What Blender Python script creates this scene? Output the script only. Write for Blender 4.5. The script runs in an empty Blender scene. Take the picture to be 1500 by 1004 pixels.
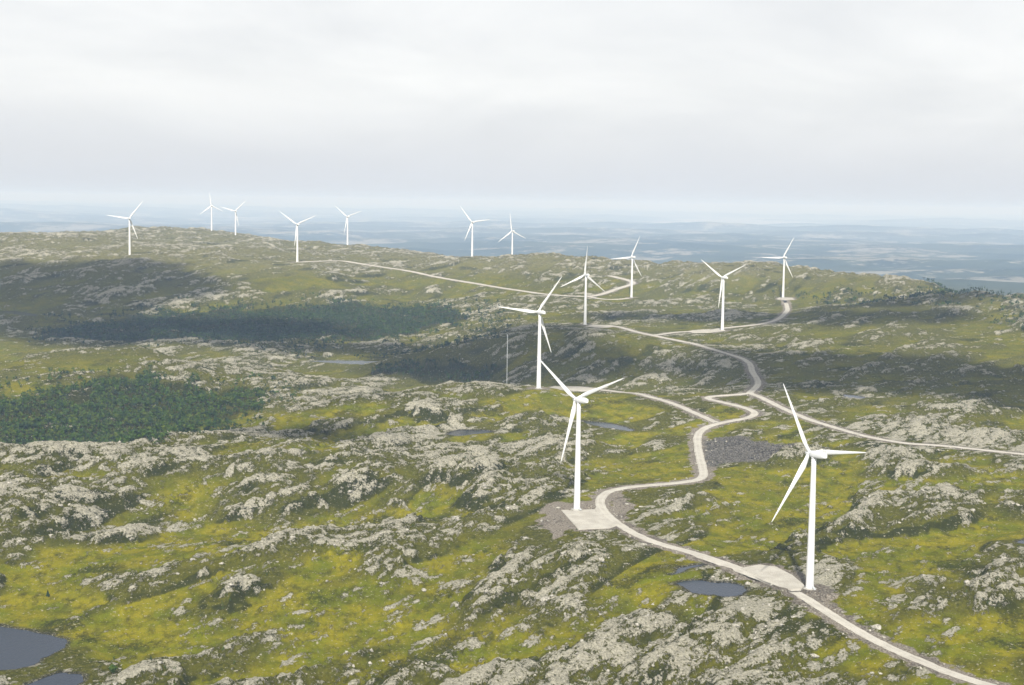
import bpy, bmesh, math, random
import numpy as np
from mathutils import Matrix, Vector

# ------------------------------------------------------------------ camera
scene = bpy.context.scene
FPX, CXP, CYP = 2250.0, 750.0, 502.0
PITCH, ROLL = math.radians(5.23), math.radians(0.85)
CAM = np.array([0.0, 0.0, 200.0])
_f = np.array([0, math.cos(PITCH), -math.sin(PITCH)])
_r0 = np.array([1.0, 0, 0]); _u0 = np.cross(_r0, _f)
_r = _r0 * math.cos(ROLL) + _u0 * math.sin(ROLL)
_u = np.cross(_r, _f)
cam_data = bpy.data.cameras.new('camera')
cam_data.sensor_width = 36.0
cam_data.lens = FPX / 1500.0 * 36.0
cam_data.clip_start = 1.0
cam_data.clip_end = 300000.0
cam = bpy.data.objects.new('camera', cam_data)
scene.collection.objects.link(cam)
cam.matrix_world = Matrix(((_r[0], _u[0], -_f[0], CAM[0]), (_r[1], _u[1], -_f[1], CAM[1]),
                           (_r[2], _u[2], -_f[2], CAM[2]), (0, 0, 0, 1)))
scene.camera = cam

# ------------------------------------------------------------------ sky, sun, exposure
SUN_EL, SUN_AZ = math.radians(42.0), math.radians(180.0)     # the sun stands behind the viewer
world = bpy.data.worlds.new('World'); scene.world = world
world.use_nodes = True
wn, wl = world.node_tree.nodes, world.node_tree.links
wn.clear()
w_out = wn.new('ShaderNodeOutputWorld'); w_bg = wn.new('ShaderNodeBackground')
w_sky = wn.new('ShaderNodeTexSky'); w_sky.sky_type = 'NISHITA'; w_sky.sun_disc = False
w_sky.sun_elevation = SUN_EL; w_sky.sun_rotation = SUN_AZ
w_tc = wn.new('ShaderNodeTexCoord'); w_sep = wn.new('ShaderNodeSeparateXYZ')
wl.new(w_tc.outputs['Generated'], w_sep.inputs[0])
def wmath(op, a, b=None):
    n = wn.new('ShaderNodeMath'); n.operation = op
    for i, v in enumerate((a, b)):
        if v is None: continue
        if isinstance(v, (int, float)): n.inputs[i].default_value = v
        else: wl.new(v, n.inputs[i])
    return n.outputs[0]
zz = wmath('ADD', wmath('MAXIMUM', w_sep.outputs['Z'], 0.0), 0.24)
w_cmb = wn.new('ShaderNodeCombineXYZ')
wl.new(wmath('DIVIDE', w_sep.outputs['X'], zz), w_cmb.inputs[0])
wl.new(wmath('DIVIDE', w_sep.outputs['Y'], zz), w_cmb.inputs[1])
w_no = wn.new('ShaderNodeTexNoise'); w_no.inputs['Scale'].default_value = 1.2
w_no.inputs['Detail'].default_value = 7.0; w_no.inputs['Roughness'].default_value = 0.58
w_no.inputs['Distortion'].default_value = 0.4
wl.new(w_cmb.outputs[0], w_no.inputs['Vector'])
w_ramp = wn.new('ShaderNodeValToRGB')
w_ramp.color_ramp.elements[0].position = 0.30; w_ramp.color_ramp.elements[0].color = (5.5, 5.56, 5.66, 1)
w_ramp.color_ramp.elements[1].position = 0.70; w_ramp.color_ramp.elements[1].color = (7.15, 7.13, 7.02, 1)
wl.new(w_no.outputs['Fac'], w_ramp.inputs[0])
w_mix = wn.new('ShaderNodeMixRGB'); w_mix.inputs[0].default_value = 0.93
wl.new(w_sky.outputs[0], w_mix.inputs[1]); wl.new(w_ramp.outputs[0], w_mix.inputs[2])
w_hz = wn.new('ShaderNodeMapRange'); w_hz.interpolation_type = 'SMOOTHSTEP'
w_hz.inputs[1].default_value = 0.085; w_hz.inputs[2].default_value = -0.005
wl.new(w_sep.outputs['Z'], w_hz.inputs[0])
w_mix2 = wn.new('ShaderNodeMixRGB'); w_mix2.inputs[2].default_value = (4.85, 5.1, 5.5, 1)      # the deck greys towards the horizon
wl.new(w_hz.outputs[0], w_mix2.inputs[0]); wl.new(w_mix.outputs[0], w_mix2.inputs[1])
wl.new(w_mix2.outputs[0], w_bg.inputs['Color']); w_bg.inputs['Strength'].default_value = 0.1
wl.new(w_bg.outputs[0], w_out.inputs['Surface'])

sun_d = bpy.data.lights.new('sun', 'SUN'); sun_d.energy = 5.0; sun_d.angle = math.radians(1.8)
sun_d.color = (1.0, 0.965, 0.905)
sun_o = bpy.data.objects.new('sun', sun_d); scene.collection.objects.link(sun_o)
sun_o.rotation_euler = Vector((0.02, math.cos(SUN_EL), -math.sin(SUN_EL))).to_track_quat('-Z', 'Y').to_euler()
sun_o.location = (0, -500, 1500)
scene.view_settings.view_transform = 'Standard'; scene.view_settings.look = 'None'
scene.view_settings.gamma = 1.0; scene.view_settings.exposure = 0.55
scene.view_settings.use_curve_mapping = False
scene.cycles.volume_bounces = 1; scene.cycles.max_bounces = 6
scene.cycles.volume_step_rate = 10.0

# ------------------------------------------------------------------ helpers
rng = np.random.default_rng(11); random.seed(11)
col = scene.collection
def ray(px, py):
    d = _f + (px - CXP) / FPX * _r - (py - CYP) / FPX * _u
    return d / math.hypot(d[0], d[1])
def at(px, py, d):
    return CAM + ray(px, py) * d
def smooth(a, b, x):
    t = np.clip((x - a) / (b - a), 0, 1); return t * t * (3 - 2 * t)
def _hash(ix, iy, seed):
    h = (ix.astype(np.int64) * 374761393 + iy.astype(np.int64) * 668265263 + seed * 1442695041) & 0x7fffffff
    h = ((h ^ (h >> 13)) * 1274126177) & 0x7fffffff
    h = (h ^ (h >> 16)) & 0x7fffffff
    return h
def gnoise(x, y, seed):
    x0 = np.floor(x); y0 = np.floor(y); fx = x - x0; fy = y - y0
    ux = fx * fx * fx * (fx * (fx * 6 - 15) + 10); uy = fy * fy * fy * (fy * (fy * 6 - 15) + 10)
    def g(ix, iy, dx, dy):
        a = _hash(ix, iy, seed).astype(np.float64) * (2 * math.pi / 0x7fffffff)
        return np.cos(a) * dx + np.sin(a) * dy
    n00 = g(x0, y0, fx, fy); n10 = g(x0 + 1, y0, fx - 1, fy)
    n01 = g(x0, y0 + 1, fx, fy - 1); n11 = g(x0 + 1, y0 + 1, fx - 1, fy - 1)
    return ((n00 * (1 - ux) + n10 * ux) * (1 - uy) + (n01 * (1 - ux) + n11 * ux) * uy) * 1.5
def fbm(x, y, lam, octs, seed, gain=0.5):
    s = 0; a = 1.0; t = 0
    for k in range(octs):
        s = s + a * gnoise(x / lam + 17.3 * k, y / lam - 9.1 * k, seed + k); t += a
        a *= gain; lam *= 0.5
    return s / t ** 0.7

# ------------------------------------------------------------------ the lie of the land
# turbines: base pixel, distance, yaw, blade angle
TURB = [((1186, 862), 794, -31, 116), ((845, 746), 965, -34, 16), ((789, 569), 1404, -28, 52),
        ((857, 476), 2153, -25, 84), ((925, 436), 2680, -28, 64), ((1058, 484), 2060, -26, 24),
        ((1147, 436), 2740, -18, 60), ((691.5, 376), 3150, -22, 8), ((750, 385.5), 3400, -28, 96),
        ((190, 376), 2920, -20, 52), ((310, 338.5), 4400, -30, 96), ((345, 349), 4080, -22, 44),
        ((435.5, 384), 2900, -25, 24), ((509, 360.5), 3720, -30, 20)]
# seen ground: pixel and distance
SEEN = [(0, 1004, 704), (300, 1004, 695), (600, 1004, 690), (850, 1004, 686), (1200, 1004, 680), (1500, 1004, 678),
 (50, 950, 761), (0, 860, 853), (300, 860, 820), (600, 860, 814), (850, 860, 800), (1450, 860, 804), (1040, 862, 797),
 (0, 746, 970), (150, 780, 950), (300, 750, 990), (500, 745, 1000), (620, 735, 1005), (300, 690, 1040), (500, 690, 1050), (650, 690, 1050), (300, 800, 880), (500, 800, 870), (1200, 746, 985), (1480, 746, 992),
 (0, 662, 1100), (300, 680, 1070), (600, 680, 1095), (850, 680, 1118), (1030, 690, 1108), (1300, 690, 1105), (1480, 690, 1116),
 (240, 641, 1160), (430, 641, 1152), (600, 630, 1240), (850, 625, 1284), (1050, 620, 1291), (1300, 646, 1237), (1480, 665, 1195),
 (600, 575, 1390), (500, 588, 1335), (400, 606, 1275), (420, 634, 1232), (700, 564, 1410), (1100, 577, 1440), (1300, 590, 1430), (1480, 600, 1420), (950, 582, 1420),
 (0, 640, 1362), (200, 640, 1375), (350, 610, 1477), (0, 580, 1487), (200, 570, 1532), (350, 570, 1592), (450, 560, 1676),
 (0, 530, 1640), (130, 516, 1715), (250, 522, 1710), (330, 545, 1721),
 (150, 505, 2091), (0, 500, 2090), (350, 520, 1986), (520, 531, 1925), (450, 510, 2095), (600, 510, 2083),
 (600, 552, 1760), (700, 553, 1726), (900, 556, 1657), (1000, 550, 1675),
 (650, 522, 1790), (680, 513, 1800), (760, 492, 1830), (860, 487, 1800), (960, 497, 1790), (1000, 501, 1850), (1093, 528, 1720), (1250, 540, 1700), (1450, 550, 1700),
 (1250, 490, 1990), (1450, 500, 1950), (1300, 440, 2650), (1450, 470, 2200), (1500, 480, 2150),
 (1147, 470, 2250), (925, 455, 2400), (600, 470, 2420), (450, 480, 2300), (200, 480, 2270), (30, 460, 2450),
 (600, 440, 2700), (450, 440, 2600), (200, 440, 2520), (0, 430, 2600), (740, 440, 2550), (740, 460, 2400), (800, 432, 2650),
 (600, 397, 2900), (450, 400, 2750), (200, 400, 2700), (0, 390, 2850), (600, 385, 3000), (750, 380, 3000), (850, 385, 2950),
 (925, 400, 2900), (1000, 395, 2850), (1090, 386, 3000), (1100, 410, 2800), (1250, 405, 2850), (1250, 425, 2720),
 (1350, 415, 2800), (1430, 430, 2550), (1500, 440, 2400),
 (0, 345, 3700), (120, 352, 3500), (435, 362, 3600), (600, 372, 3400), (250, 360, 3400)]
# unseen ground behind the crests: pixel column, distance, height
HID = [(600, 1520, 5), (700, 1530, 6), (400, 1350, 0), (800, 1530, 8), (200, 1240, -8), (0, 1200, -12), (130, 1850, -2), (0, 1800, 0), (280, 1830, -2),
 (0, 4300, 80), (0, 5000, 0), (1500, 2700, 20), (1500, 3200, -50), (1500, 4300, -150), (1250, 3200, 50), (1250, 3800, -40),
 (1000, 3300, 60), (1000, 3900, -40), (750, 4200, 0), (500, 4300, 50), (500, 4900, -20), (300, 4800, 80), (300, 5400, -20),
 (300, 560, -28), (750, 560, -22), (1200, 560, -18), (300, 300, -20), (750, 300, -15), (1200, 300, -10)]
ctrl = []
for x, y, d in SEEN:
    P = at(x, y, d); ctrl.append((math.atan2(P[0], P[1]), math.log(d), P[2]))
for b, d, yaw, phi in TURB:
    P = at(b[0], b[1], d); ctrl.append((math.atan2(P[0], P[1]), math.log(d), P[2]))
for x, d, z in HID:
    P = at(x, 400, d); ctrl.append((math.atan2(P[0], P[1]), math.log(d), z))
for x in (0, 300, 600, 900, 1200, 1500):
    for d, z in ((6500, -150), (9000, -185), (15000, -190), (30000, -190), (60000, -170), (100000, -170)):
        ctrl.append((math.atan((x - 750) / FPX), math.log(d), z))
edge = [c for c in ctrl if abs(c[0]) > math.radians(16.5)]
ctrl += [(math.copysign(math.radians(36), a), l, z) for a, l, z in edge]
ctrl = np.array(ctrl)
_key = np.round(ctrl[:, :2] * 400); _, _ix = np.unique(_key, axis=0, return_index=True)
ctrl = ctrl[np.sort(_ix)]
CC = 0.03
def phi_k(r2): return -np.sqrt(r2 + CC * CC)
_n = len(ctrl)
A = np.zeros((_n + 3, _n + 3))
dx = ctrl[:, None, 0] - ctrl[None, :, 0]; dy = ctrl[:, None, 1] - ctrl[None, :, 1]
A[:_n, :_n] = phi_k(dx * dx + dy * dy) + np.eye(_n) * 1e-4
A[:_n, _n] = 1; A[:_n, _n + 1] = ctrl[:, 0]; A[:_n, _n + 2] = ctrl[:, 1]; A[_n:, :_n] = A[:_n, _n:].T
wts = np.linalg.solve(A, np.concatenate([ctrl[:, 2], np.zeros(3)]))
BA = np.linspace(math.radians(-62), math.radians(62), 420)
BL = np.linspace(math.log(100), math.log(110000), 760)
_ga, _gl = np.meshgrid(BA, BL, indexing='ij')
BASE = np.zeros_like(_ga)
for i in range(_n):
    BASE += wts[i] * phi_k((_ga - ctrl[i, 0]) ** 2 + (_gl - ctrl[i, 1]) ** 2)
BASE += wts[_n] + wts[_n + 1] * _ga + wts[_n + 2] * _gl
BASE = np.clip(BASE, -230, 160)
def bilin(G, a0, da, l0, dl, a, l):
    fa = np.clip((a - a0) / da, 0, G.shape[0] - 1.001); fl = np.clip((l - l0) / dl, 0, G.shape[1] - 1.001)
    i = fa.astype(int); j = fl.astype(int); s = fa - i; t = fl - j
    return (G[i, j] * (1 - s) + G[i + 1, j] * s) * (1 - t) + (G[i, j + 1] * (1 - s) + G[i + 1, j + 1] * s) * t
def base_h(x, y):
    x = np.asarray(x, float); y = np.asarray(y, float)
    return bilin(BASE, BA[0], BA[1] - BA[0], BL[0], BL[1] - BL[0], np.arctan2(x, y), np.log(np.hypot(x, y)))
_ts = np.exp(np.linspace(math.log(500), math.log(9000), 2600))
def hit(px, py):
    """where the line of sight through a pixel first meets the lie of the land"""
    d = ray(px, py); z = CAM[2] + d[2] * _ts; h = base_h(d[0] * _ts, d[1] * _ts)
    k = np.argmax(z < h)
    if not (z < h).any(): k = len(_ts) - 1
    k = max(k, 1); a = z[k - 1] - h[k - 1]; b = h[k] - z[k]
    t = _ts[k - 1] + (_ts[k] - _ts[k - 1]) * a / max(a + b, 1e-6)
    return CAM + d * t

# ------------------------------------------------------------------ roads, pads, ponds: their course on the ground
def chaikin(P, n=2):
    for _ in range(n):
        Q = [P[0]]
        for a, b in zip(P[:-1], P[1:]):
            Q += [a * .75 + b * .25, a * .25 + b * .75]
        P = Q + [P[-1]]
    return P
def resample(P, step):
    P = np.array(P); s = np.concatenate([[0], np.cumsum(np.hypot(*(np.diff(P[:, :2], axis=0).T)))])
    n = max(int(s[-1] / step), 2); t = np.linspace(0, s[-1], n)
    return np.stack([np.interp(t, s, P[:, k]) for k in range(3)], 1)
ROADS = {
 'main': [(1500, 1020), (1445, 1003), (1400, 990), (1340, 965), (1290, 943), (1240, 915), (1200, 889), (1160, 864), (1120, 847), (1070, 828),
          (1020, 811), (975, 800), (940, 788), (905, 768), (886, 752), (878, 738), (881, 727), (893, 719), (920, 714), (955, 711),
          (1000, 707), (1020, 704), (1031, 699), (1030, 687), (1025, 670), (1021.5, 650), (1021.5, 637), (1030, 628), (1050, 621),
          (1076, 616), (1097, 612.5), (1107, 607), (1103, 601.5), (1087, 596.5), (1060, 590), (1040, 585.7), (1035, 582.5), (1053, 580),
          (1077, 578.7), (1098, 576.5)],
 't3': [(1050, 620), (1033, 611.7), (1016.7, 605), (1000, 597), (973, 587), (943, 580), (910, 574), (877, 570.7), (845, 569.5)],
 'ridge': [(1098, 576.5), (1106.7, 568.5), (1111.5, 561.5), (1108, 553), (1101.7, 545), (1100, 535), (1093, 528), (1076.7, 521.7), (1050, 514),
           (1026.7, 507), (1000, 500.5), (966.7, 494), (936.7, 488), (920, 482.7), (905, 478.5), (890, 478), (866, 478)],
 'east': [(1098, 576.5), (1113, 581.7), (1133, 591.7), (1156.7, 603), (1180, 613), (1206.7, 621.7), (1240, 631.7), (1273, 640.7), (1306.7, 646.7),
          (1333, 650.7), (1366.7, 652), (1400, 655), (1450, 660.7), (1500, 665.7), (1560, 671)],
 't7': [(1148, 438.5), (1153, 446.7), (1154, 455), (1148, 463), (1133, 471), (1110, 476), (1090, 478), (1063, 480.5), (1040, 484.5), (1013, 486), (985, 487), (955, 491.5)],
 'far': [(430, 384.5), (465, 383), (500, 381.7), (526.7, 386.7), (560, 391.7), (600, 397), (633, 405), (666.7, 410.7), (700, 416), (733, 421.7), (766.7, 426.7),
         (800, 431.7), (833, 434), (863, 435), (883, 430.7), (906.7, 422), (933, 415), (910, 408), (893, 404)],
 'far_spur': [(863, 435), (887, 439.5), (920, 437.5)],
}
road_lines = {}
for k, px in ROADS.items():
    P = [hit(*q) for q in px]
    P = resample(chaikin(P, 3), 4.0)
    P[:, 2] = base_h(P[:, 0], P[:, 1])
    ker = np.ones(7) / 7; zp = np.pad(P[:, 2], 3, mode='edge'); P[:, 2] = np.convolve(zp, ker, 'valid')
    road_lines[k] = P
HALF = {'main': 2.7, 't3': 2.5, 'ridge': 2.7, 'east': 2.6, 't7': 2.7, 'far': 4.6, 'far_spur': 2.8}
PADS = [[(823, 748), (848, 776), (893, 774), (906, 769), (890, 752), (880, 747)],
        [(1086, 833), (1112, 828), (1136, 831), (1160, 843), (1177, 857), (1172, 863), (1158, 864), (1120, 849)],
        [(797, 570.5), (812, 566.5), (850, 567), (880, 570), (880, 573), (830, 574)],
        [(858, 478.5), (868, 476.5), (895, 477), (905, 479), (880, 480.5)],
        [(1012, 485), (1030, 483.3), (1057, 483.6), (1062, 485), (1040, 487.5), (1014, 488)],
        [(1138, 438.5), (1142, 436.5), (1160, 437), (1163, 439), (1150, 440)]]
pads = []
for poly in PADS:
    c = hit(np.mean([q[0] for q in poly]), np.mean([q[1] for q in poly])); P = []
    for q in poly:
        d = ray(*q); t = (c[2] - CAM[2]) / d[2]; P.append((CAM + d * t))
    pads.append(np.array(P))
PONDS = [[(-60, 914), (0, 917), (20, 919), (40, 924), (62, 929), (82, 932), (100, 937), (97, 946), (88, 954), (70, 961), (52, 972), (46, 977), (20, 981), (-60, 987)],
         [(38, 1004), (52, 996), (70, 990), (92, 983), (100, 986), (122, 989), (126, 994), (112, 1006), (80, 1020), (45, 1020)],
         [(986, 855), (1000, 852), (1018, 849), (1034, 852), (1046, 854), (1068, 853), (1086, 857), (1096, 865), (1090, 871), (1074, 875), (1050, 873), (1012, 870), (1004, 862)],
         [(984, 842), (992, 835), (1004, 829), (1036, 826), (1030, 829), (1006, 833), (996, 841)],
         [(655, 637), (664, 631), (690, 630), (718, 631), (722, 634), (700, 636), (668, 640)],
         [(852, 617), (880, 619), (905, 622), (930, 630), (926, 633), (900, 629), (870, 624)],
         [(446, 529), (480, 528), (540, 529), (588, 531), (592, 534), (560, 536), (500, 533)],
         [(1488, 795), (1500, 789), (1530, 789), (1530, 797), (1500, 798)],
         [(2, 456), (20, 455), (45, 459), (60, 463), (40, 463), (10, 459)],
         [(1232, 578), (1250, 579), (1272, 583), (1262, 585), (1240, 583)],
         [(-20, 655), (20, 655), (50, 657), (30, 662), (-20, 664)]]
ponds = []
for poly in PONDS:
    c = hit(np.mean([q[0] for q in poly]), np.mean([q[1] for q in poly])); P = []
    for q in poly:
        d = ray(*q); t = (c[2] - CAM[2]) / d[2]; P.append(CAM + d * t)
    ponds.append(np.array(resample(chaikin(P + [P[0]], 2), 3.0))[:-1])
RUBBLE = [[(1036, 645), (1060, 640), (1095, 642), (1130, 646), (1160, 650), (1180, 657), (1160, 668), (1120, 676), (1070, 676), (1040, 684), (1034, 668)],
          [(1150, 866), (1176, 862), (1205, 860), (1225, 872), (1215, 886), (1190, 884), (1168, 875)],
          [(800, 738), (870, 735), (874, 748), (822, 749), (838, 776), (815, 790), (790, 768)],
          [(888, 727), (910, 722), (925, 740), (915, 760), (900, 757)]]
DIRT = RUBBLE[1:]; RUBBLE = RUBBLE[:1]
dirt = [np.array([hit(*q) for q in poly]) for poly in DIRT]
rubble = [np.array([hit(*q) for q in poly]) for poly in RUBBLE]

# ------------------------------------------------------------------ ground grid
az = np.concatenate([np.radians(np.linspace(-60, -21.2, 24)[:-1]), np.radians(np.linspace(-21.2, 21.2, 700)), np.radians(np.linspace(21.2, 60, 24)[1:])])
def logsteps(a, b, s): return np.exp(np.linspace(math.log(a), math.log(b), int(math.log(b / a) / s)))[:-1]
rr = np.concatenate([logsteps(130, 610, 0.03), logsteps(610, 1750, 0.00128), logsteps(1750, 4600, 0.0024), logsteps(4600, 110000, 0.011), [110000.0]])
NA, NR = len(az), len(rr)
AZ, RR = np.meshgrid(az, rr, indexing='ij')
X = RR * np.sin(AZ); Y = RR * np.cos(AZ)
B = base_h(X, Y)
# nearest road / pad / pond at each grid vertex
D = np.full(X.shape, 1e3); ZR = np.zeros(X.shape)
PD = np.full(X.shape, 1e3); PZ = np.zeros(X.shape)
RB = np.zeros(X.shape)
def window(P, pad):
    r = np.hypot(P[:, 0], P[:, 1]); a = np.arctan2(P[:, 0], P[:, 1])
    i0 = np.searchsorted(az, a.min() - pad / r.min()); i1 = np.searchsorted(az, a.max() + pad / r.min())
    j0 = np.searchsorted(rr, r.min() - pad); j1 = np.searchsorted(rr, r.max() + pad)
    return slice(max(i0 - 1, 0), i1 + 1), slice(max(j0 - 1, 0), j1 + 1)
def seg_dist(px, py, a, b):
    vx, vy = b[0] - a[0], b[1] - a[1]; L = vx * vx + vy * vy + 1e-9
    t = np.clip(((px - a[0]) * vx + (py - a[1]) * vy) / L, 0, 1)
    return np.hypot(px - a[0] - t * vx, py - a[1] - t * vy), t
def poly_dist(px, py, P):
    """signed distance to a closed outline, negative inside"""
    d = np.full(px.shape, 1e9); ins = np.zeros(px.shape, bool)
    for a, b in zip(P, np.roll(P, -1, 0)):
        d = np.minimum(d, seg_dist(px, py, a, b)[0])
        c = ((a[1] > py) != (b[1] > py)) & (px < (b[0] - a[0]) * (py - a[1]) / (b[1] - a[1] + 1e-12) + a[0])
        ins ^= c
    return np.where(ins, -d, d)
FADE = 62.0
for k, P in road_lines.items():
    hw = HALF[k]
    for a, b in zip(P[:-1], P[1:]):
        w = window(np.array([a, b]), FADE + hw)
        d, t = seg_dist(X[w], Y[w], a, b); d = d - hw
        m = d < D[w]; zz_ = a[2] + (b[2] - a[2]) * t
        D[w] = np.where(m, d, D[w]); ZR[w] = np.where(m, zz_, ZR[w])
for P in pads:
    w = window(P, FADE); d = poly_dist(X[w], Y[w], P); m = d < D[w]
    D[w] = np.where(m, d, D[w]); ZR[w] = np.where(m, P[0, 2], ZR[w])
for b, dd, yaw, ph in TURB:
    P = at(b[0], b[1], dd); w = window(P[None], FADE); d = np.hypot(X[w] - P[0], Y[w] - P[1]) - 6.0; m = d < D[w]
    D[w] = np.where(m, d, D[w]); ZR[w] = np.where(m, P[2], ZR[w])
for P in ponds:
    w = window(P, FADE); d = poly_dist(X[w], Y[w], P) + 1.8 * gnoise(X[w] / 9, Y[w] / 9, 91) + 0.7 * gnoise(X[w] / 3.5, Y[w] / 3.5, 92); m = d < PD[w]
    PD[w] = np.where(m, d, PD[w]); PZ[w] = np.where(m, P[0, 2], PZ[w])
for P in rubble:
    w = window(P, 30); d = poly_dist(X[w], Y[w], P)
    RB[w] = np.maximum(RB[w], smooth(6, -3, d + 5 * gnoise(X[w] / 9, Y[w] / 9, 77)))

SA = math.radians(36)                          # strike of the rock ribs
Sx, Sy = math.sin(SA), math.cos(SA)
AL = X * Sx + Y * Sy; AC = X * Sy - Y * Sx
far = smooth(4800, 7500, RR)
near = 1 - far
kn = 0.50 * fbm(AL / 2.4, AC, 110, 2, 3) + 0.62 * fbm(AL / 2.6, AC, 40, 2, 13)
def billow(lam, seed, al):
    q = np.abs(gnoise(AL / al / lam, AC / lam, seed)) + 0.45 * np.abs(gnoise(AL / al / lam * 2.1 + 5, AC / lam * 2.1, seed + 1))
    return np.minimum(q / 0.62, 1.6)
b1 = billow(17.0, 23, 2.3); b2 = billow(7.0, 27, 1.7)
amp = 1.0 - 0.42 * smooth(1150, 1350, RR) + 0.25 * smooth(2500, 3000, RR)
kn = np.where(kn < -0.12, -0.12 + (kn + 0.12) * 0.22, kn)             # flat bogs between rounded knolls
HOLLOWS = [[(0, 850), (0, 830), (100, 800), (250, 790), (420, 765), (560, 745), (680, 738), (700, 748), (600, 765), (480, 780), (330, 800), (180, 830), (60, 860)],
 [(610, 825), (690, 790), (740, 798), (705, 840), (640, 852)],
 [(640, 965), (760, 925), (860, 900), (950, 868), (1000, 840), (1025, 850), (960, 882), (880, 917), (780, 948), (680, 980)],
 [(1040, 795), (1150, 770), (1185, 778), (1140, 803), (1060, 812)], [(1200, 800), (1300, 782), (1500, 765), (1500, 788), (1350, 802), (1250, 812), (1200, 816)],
 [(860, 692), (940, 662), (1000, 660), (1010, 690), (940, 704), (870, 712)], [(1040, 692), (1120, 680), (1165, 698), (1130, 742), (1060, 732)],
 [(100, 925), (180, 905), (300, 890), (420, 865), (430, 880), (300, 935), (180, 975), (130, 965)], [(0, 885), (120, 880), (110, 915), (0, 908)],
 [(1330, 925), (1500, 885), (1500, 950), (1400, 960)], [(440, 640), (600, 612), (640, 618), (560, 640), (470, 655)], [(780, 590), (900, 585), (960, 600), (900, 612), (800, 602)],
 [(1180, 690), (1350, 700), (1500, 690), (1500, 715), (1300, 725), (1190, 712)], [(300, 1000), (420, 950), (600, 905), (620, 915), (470, 965), (380, 1004)]]
BACKS = [[(0, 700), (200, 660), (450, 655), (700, 650), (720, 700), (560, 735), (300, 760), (0, 790)], [(400, 1000), (560, 930), (720, 875), (880, 850), (900, 880), (760, 915), (640, 955), (560, 1004)],
 [(590, 785), (720, 752), (800, 748), (870, 790), (760, 830), (700, 830)], [(1280, 835), (1500, 800), (1500, 880), (1250, 925)], [(870, 900), (1000, 880), (1100, 960), (1050, 1004), (850, 1004), (800, 960)],
 [(900, 690), (980, 720), (1000, 760), (940, 770), (900, 745)], [(1180, 590), (1350, 570), (1500, 590), (1500, 640), (1300, 625)]]
for polys, sgn in ((HOLLOWS, -1), (BACKS, 1)):
    for poly in polys:
        P = np.array([hit(*q) for q in poly]); w = window(P, 45); d = poly_dist(X[w], Y[w], P) + 11 * gnoise(X[w] / 26, Y[w] / 26, 19) + 4 * gnoise(X[w] / 8, Y[w] / 8, 29)
        if sgn < 0: k = smooth(16, -7, d); kn[w] = kn[w] * (1 - k) + k * (-0.17 + 0.12 * kn[w])
        else: kn[w] += 0.07 * smooth(25, -15, d)
mid = fbm(AL / 1.7, AC, 17, 2, 23)
fine = fbm(AL / 1.5, AC, 5.5, 2, 33)
patch = fbm(X, Y, 210, 2, 43)
swell = fbm(X, Y, 420, 2, 53)
rock = 0.95 * kn + 0.78 * (b1 - .5) + 0.72 * (b2 - .5) + 0.22 * fine + 0.46 * patch - 0.285 - 0.17 * smooth(1150, 1500, RR)
rock = rock * near + far * (0.8 * fbm(X, Y, 900, 4, 63) - 0.16)
lump = smooth(-.12, .22, kn + .25 * patch)
relief = amp * 14.0 * kn + lump * (1.9 * b1 + 0.8 * b2) * (0.5 + 0.5 * amp) + 10.0 * swell * smooth(1300, 2200, RR) * smooth(20, 150, PD)
relief += smooth(-0.03, 0.10, rock) * (0.8 + 1.5 * np.abs(fine) + 0.5 * fbm(AL / 1.3, AC, 2.6, 2, 73)) + 0.25 * fine - 1.2
farh = 120 * fbm(X / 1.5, Y, 6500, 5, 83) + 190 * (0.42 - np.abs(fbm(X / 2.0, Y, 5200, 4, 87))) * smooth(-.3, .5, gnoise(X / 9000, Y / 7000, 89)) + 60 * fbm(X, Y, 1500, 4, 93) - 10
free = smooth(1.0, FADE, D)
free_p = smooth(0.0, 34.0, PD)
Z = B + (relief * near * free) * free_p + farh * far
kr = smooth(1.5, 22.0, D)
Z = ZR * (1 - kr) + Z * kr
Z = np.where(RB > 0, Z + RB * kr * (0.5 + 0.9 * fbm(X, Y, 4.0, 2, 101)), Z)
kp = smooth(0.0, 22.0, PD)
Zs = PZ + 0.35 + 0.02 * np.maximum(PD, 0)
Z = np.where(PD < 22, Zs * (1 - kp) + Z * kp, Z)
Z = np.where(PD < 0, PZ - np.minimum(1.6, -PD * 0.35) + 0.1, Z)
# the fjord and lakes of the lowland
SEA = -245.0
_fj = [(930, 326), (980, 320), (1060, 318.5), (1140, 319), (1190, 324), (1140, 331), (1060, 335), (980, 334)]
_fj = np.array([CAM + ray(*q) * ((SEA - CAM[2]) / ray(*q)[2]) for q in _fj])
_w = window(_fj, 6000); _dj = poly_dist(X[_w], Y[_w], _fj) + 2500 * gnoise(X[_w] / 5000, Y[_w] / 5000, 17)
Z[_w] = np.where(_dj < 2500, SEA - 40 + (Z[_w] - SEA + 40) * smooth(-1500, 2500, _dj), Z[_w])
bog = smooth(0.02, -0.16, kn) * near
tone = 0.5 + 0.5 * fbm(X, Y, 60, 3, 111)
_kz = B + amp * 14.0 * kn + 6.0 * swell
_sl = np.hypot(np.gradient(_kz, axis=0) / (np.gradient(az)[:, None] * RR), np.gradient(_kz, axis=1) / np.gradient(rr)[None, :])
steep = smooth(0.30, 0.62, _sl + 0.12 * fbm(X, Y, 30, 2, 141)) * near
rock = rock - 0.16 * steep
shrub = smooth(0.0, 0.6, fbm(AL / 1.6, AC, 40, 3, 121) + 0.25 * patch) * smooth(0.32, 0.0, kn) * near
shrub = np.maximum(shrub * 0.8, steep)  # steep slopes take the same dark tone as the shrub patches
gravel = smooth(10.0, 0.0, D + 4.0 * gnoise(X / 7, Y / 7, 131)) * (rr[None, :] < 4600)
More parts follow.
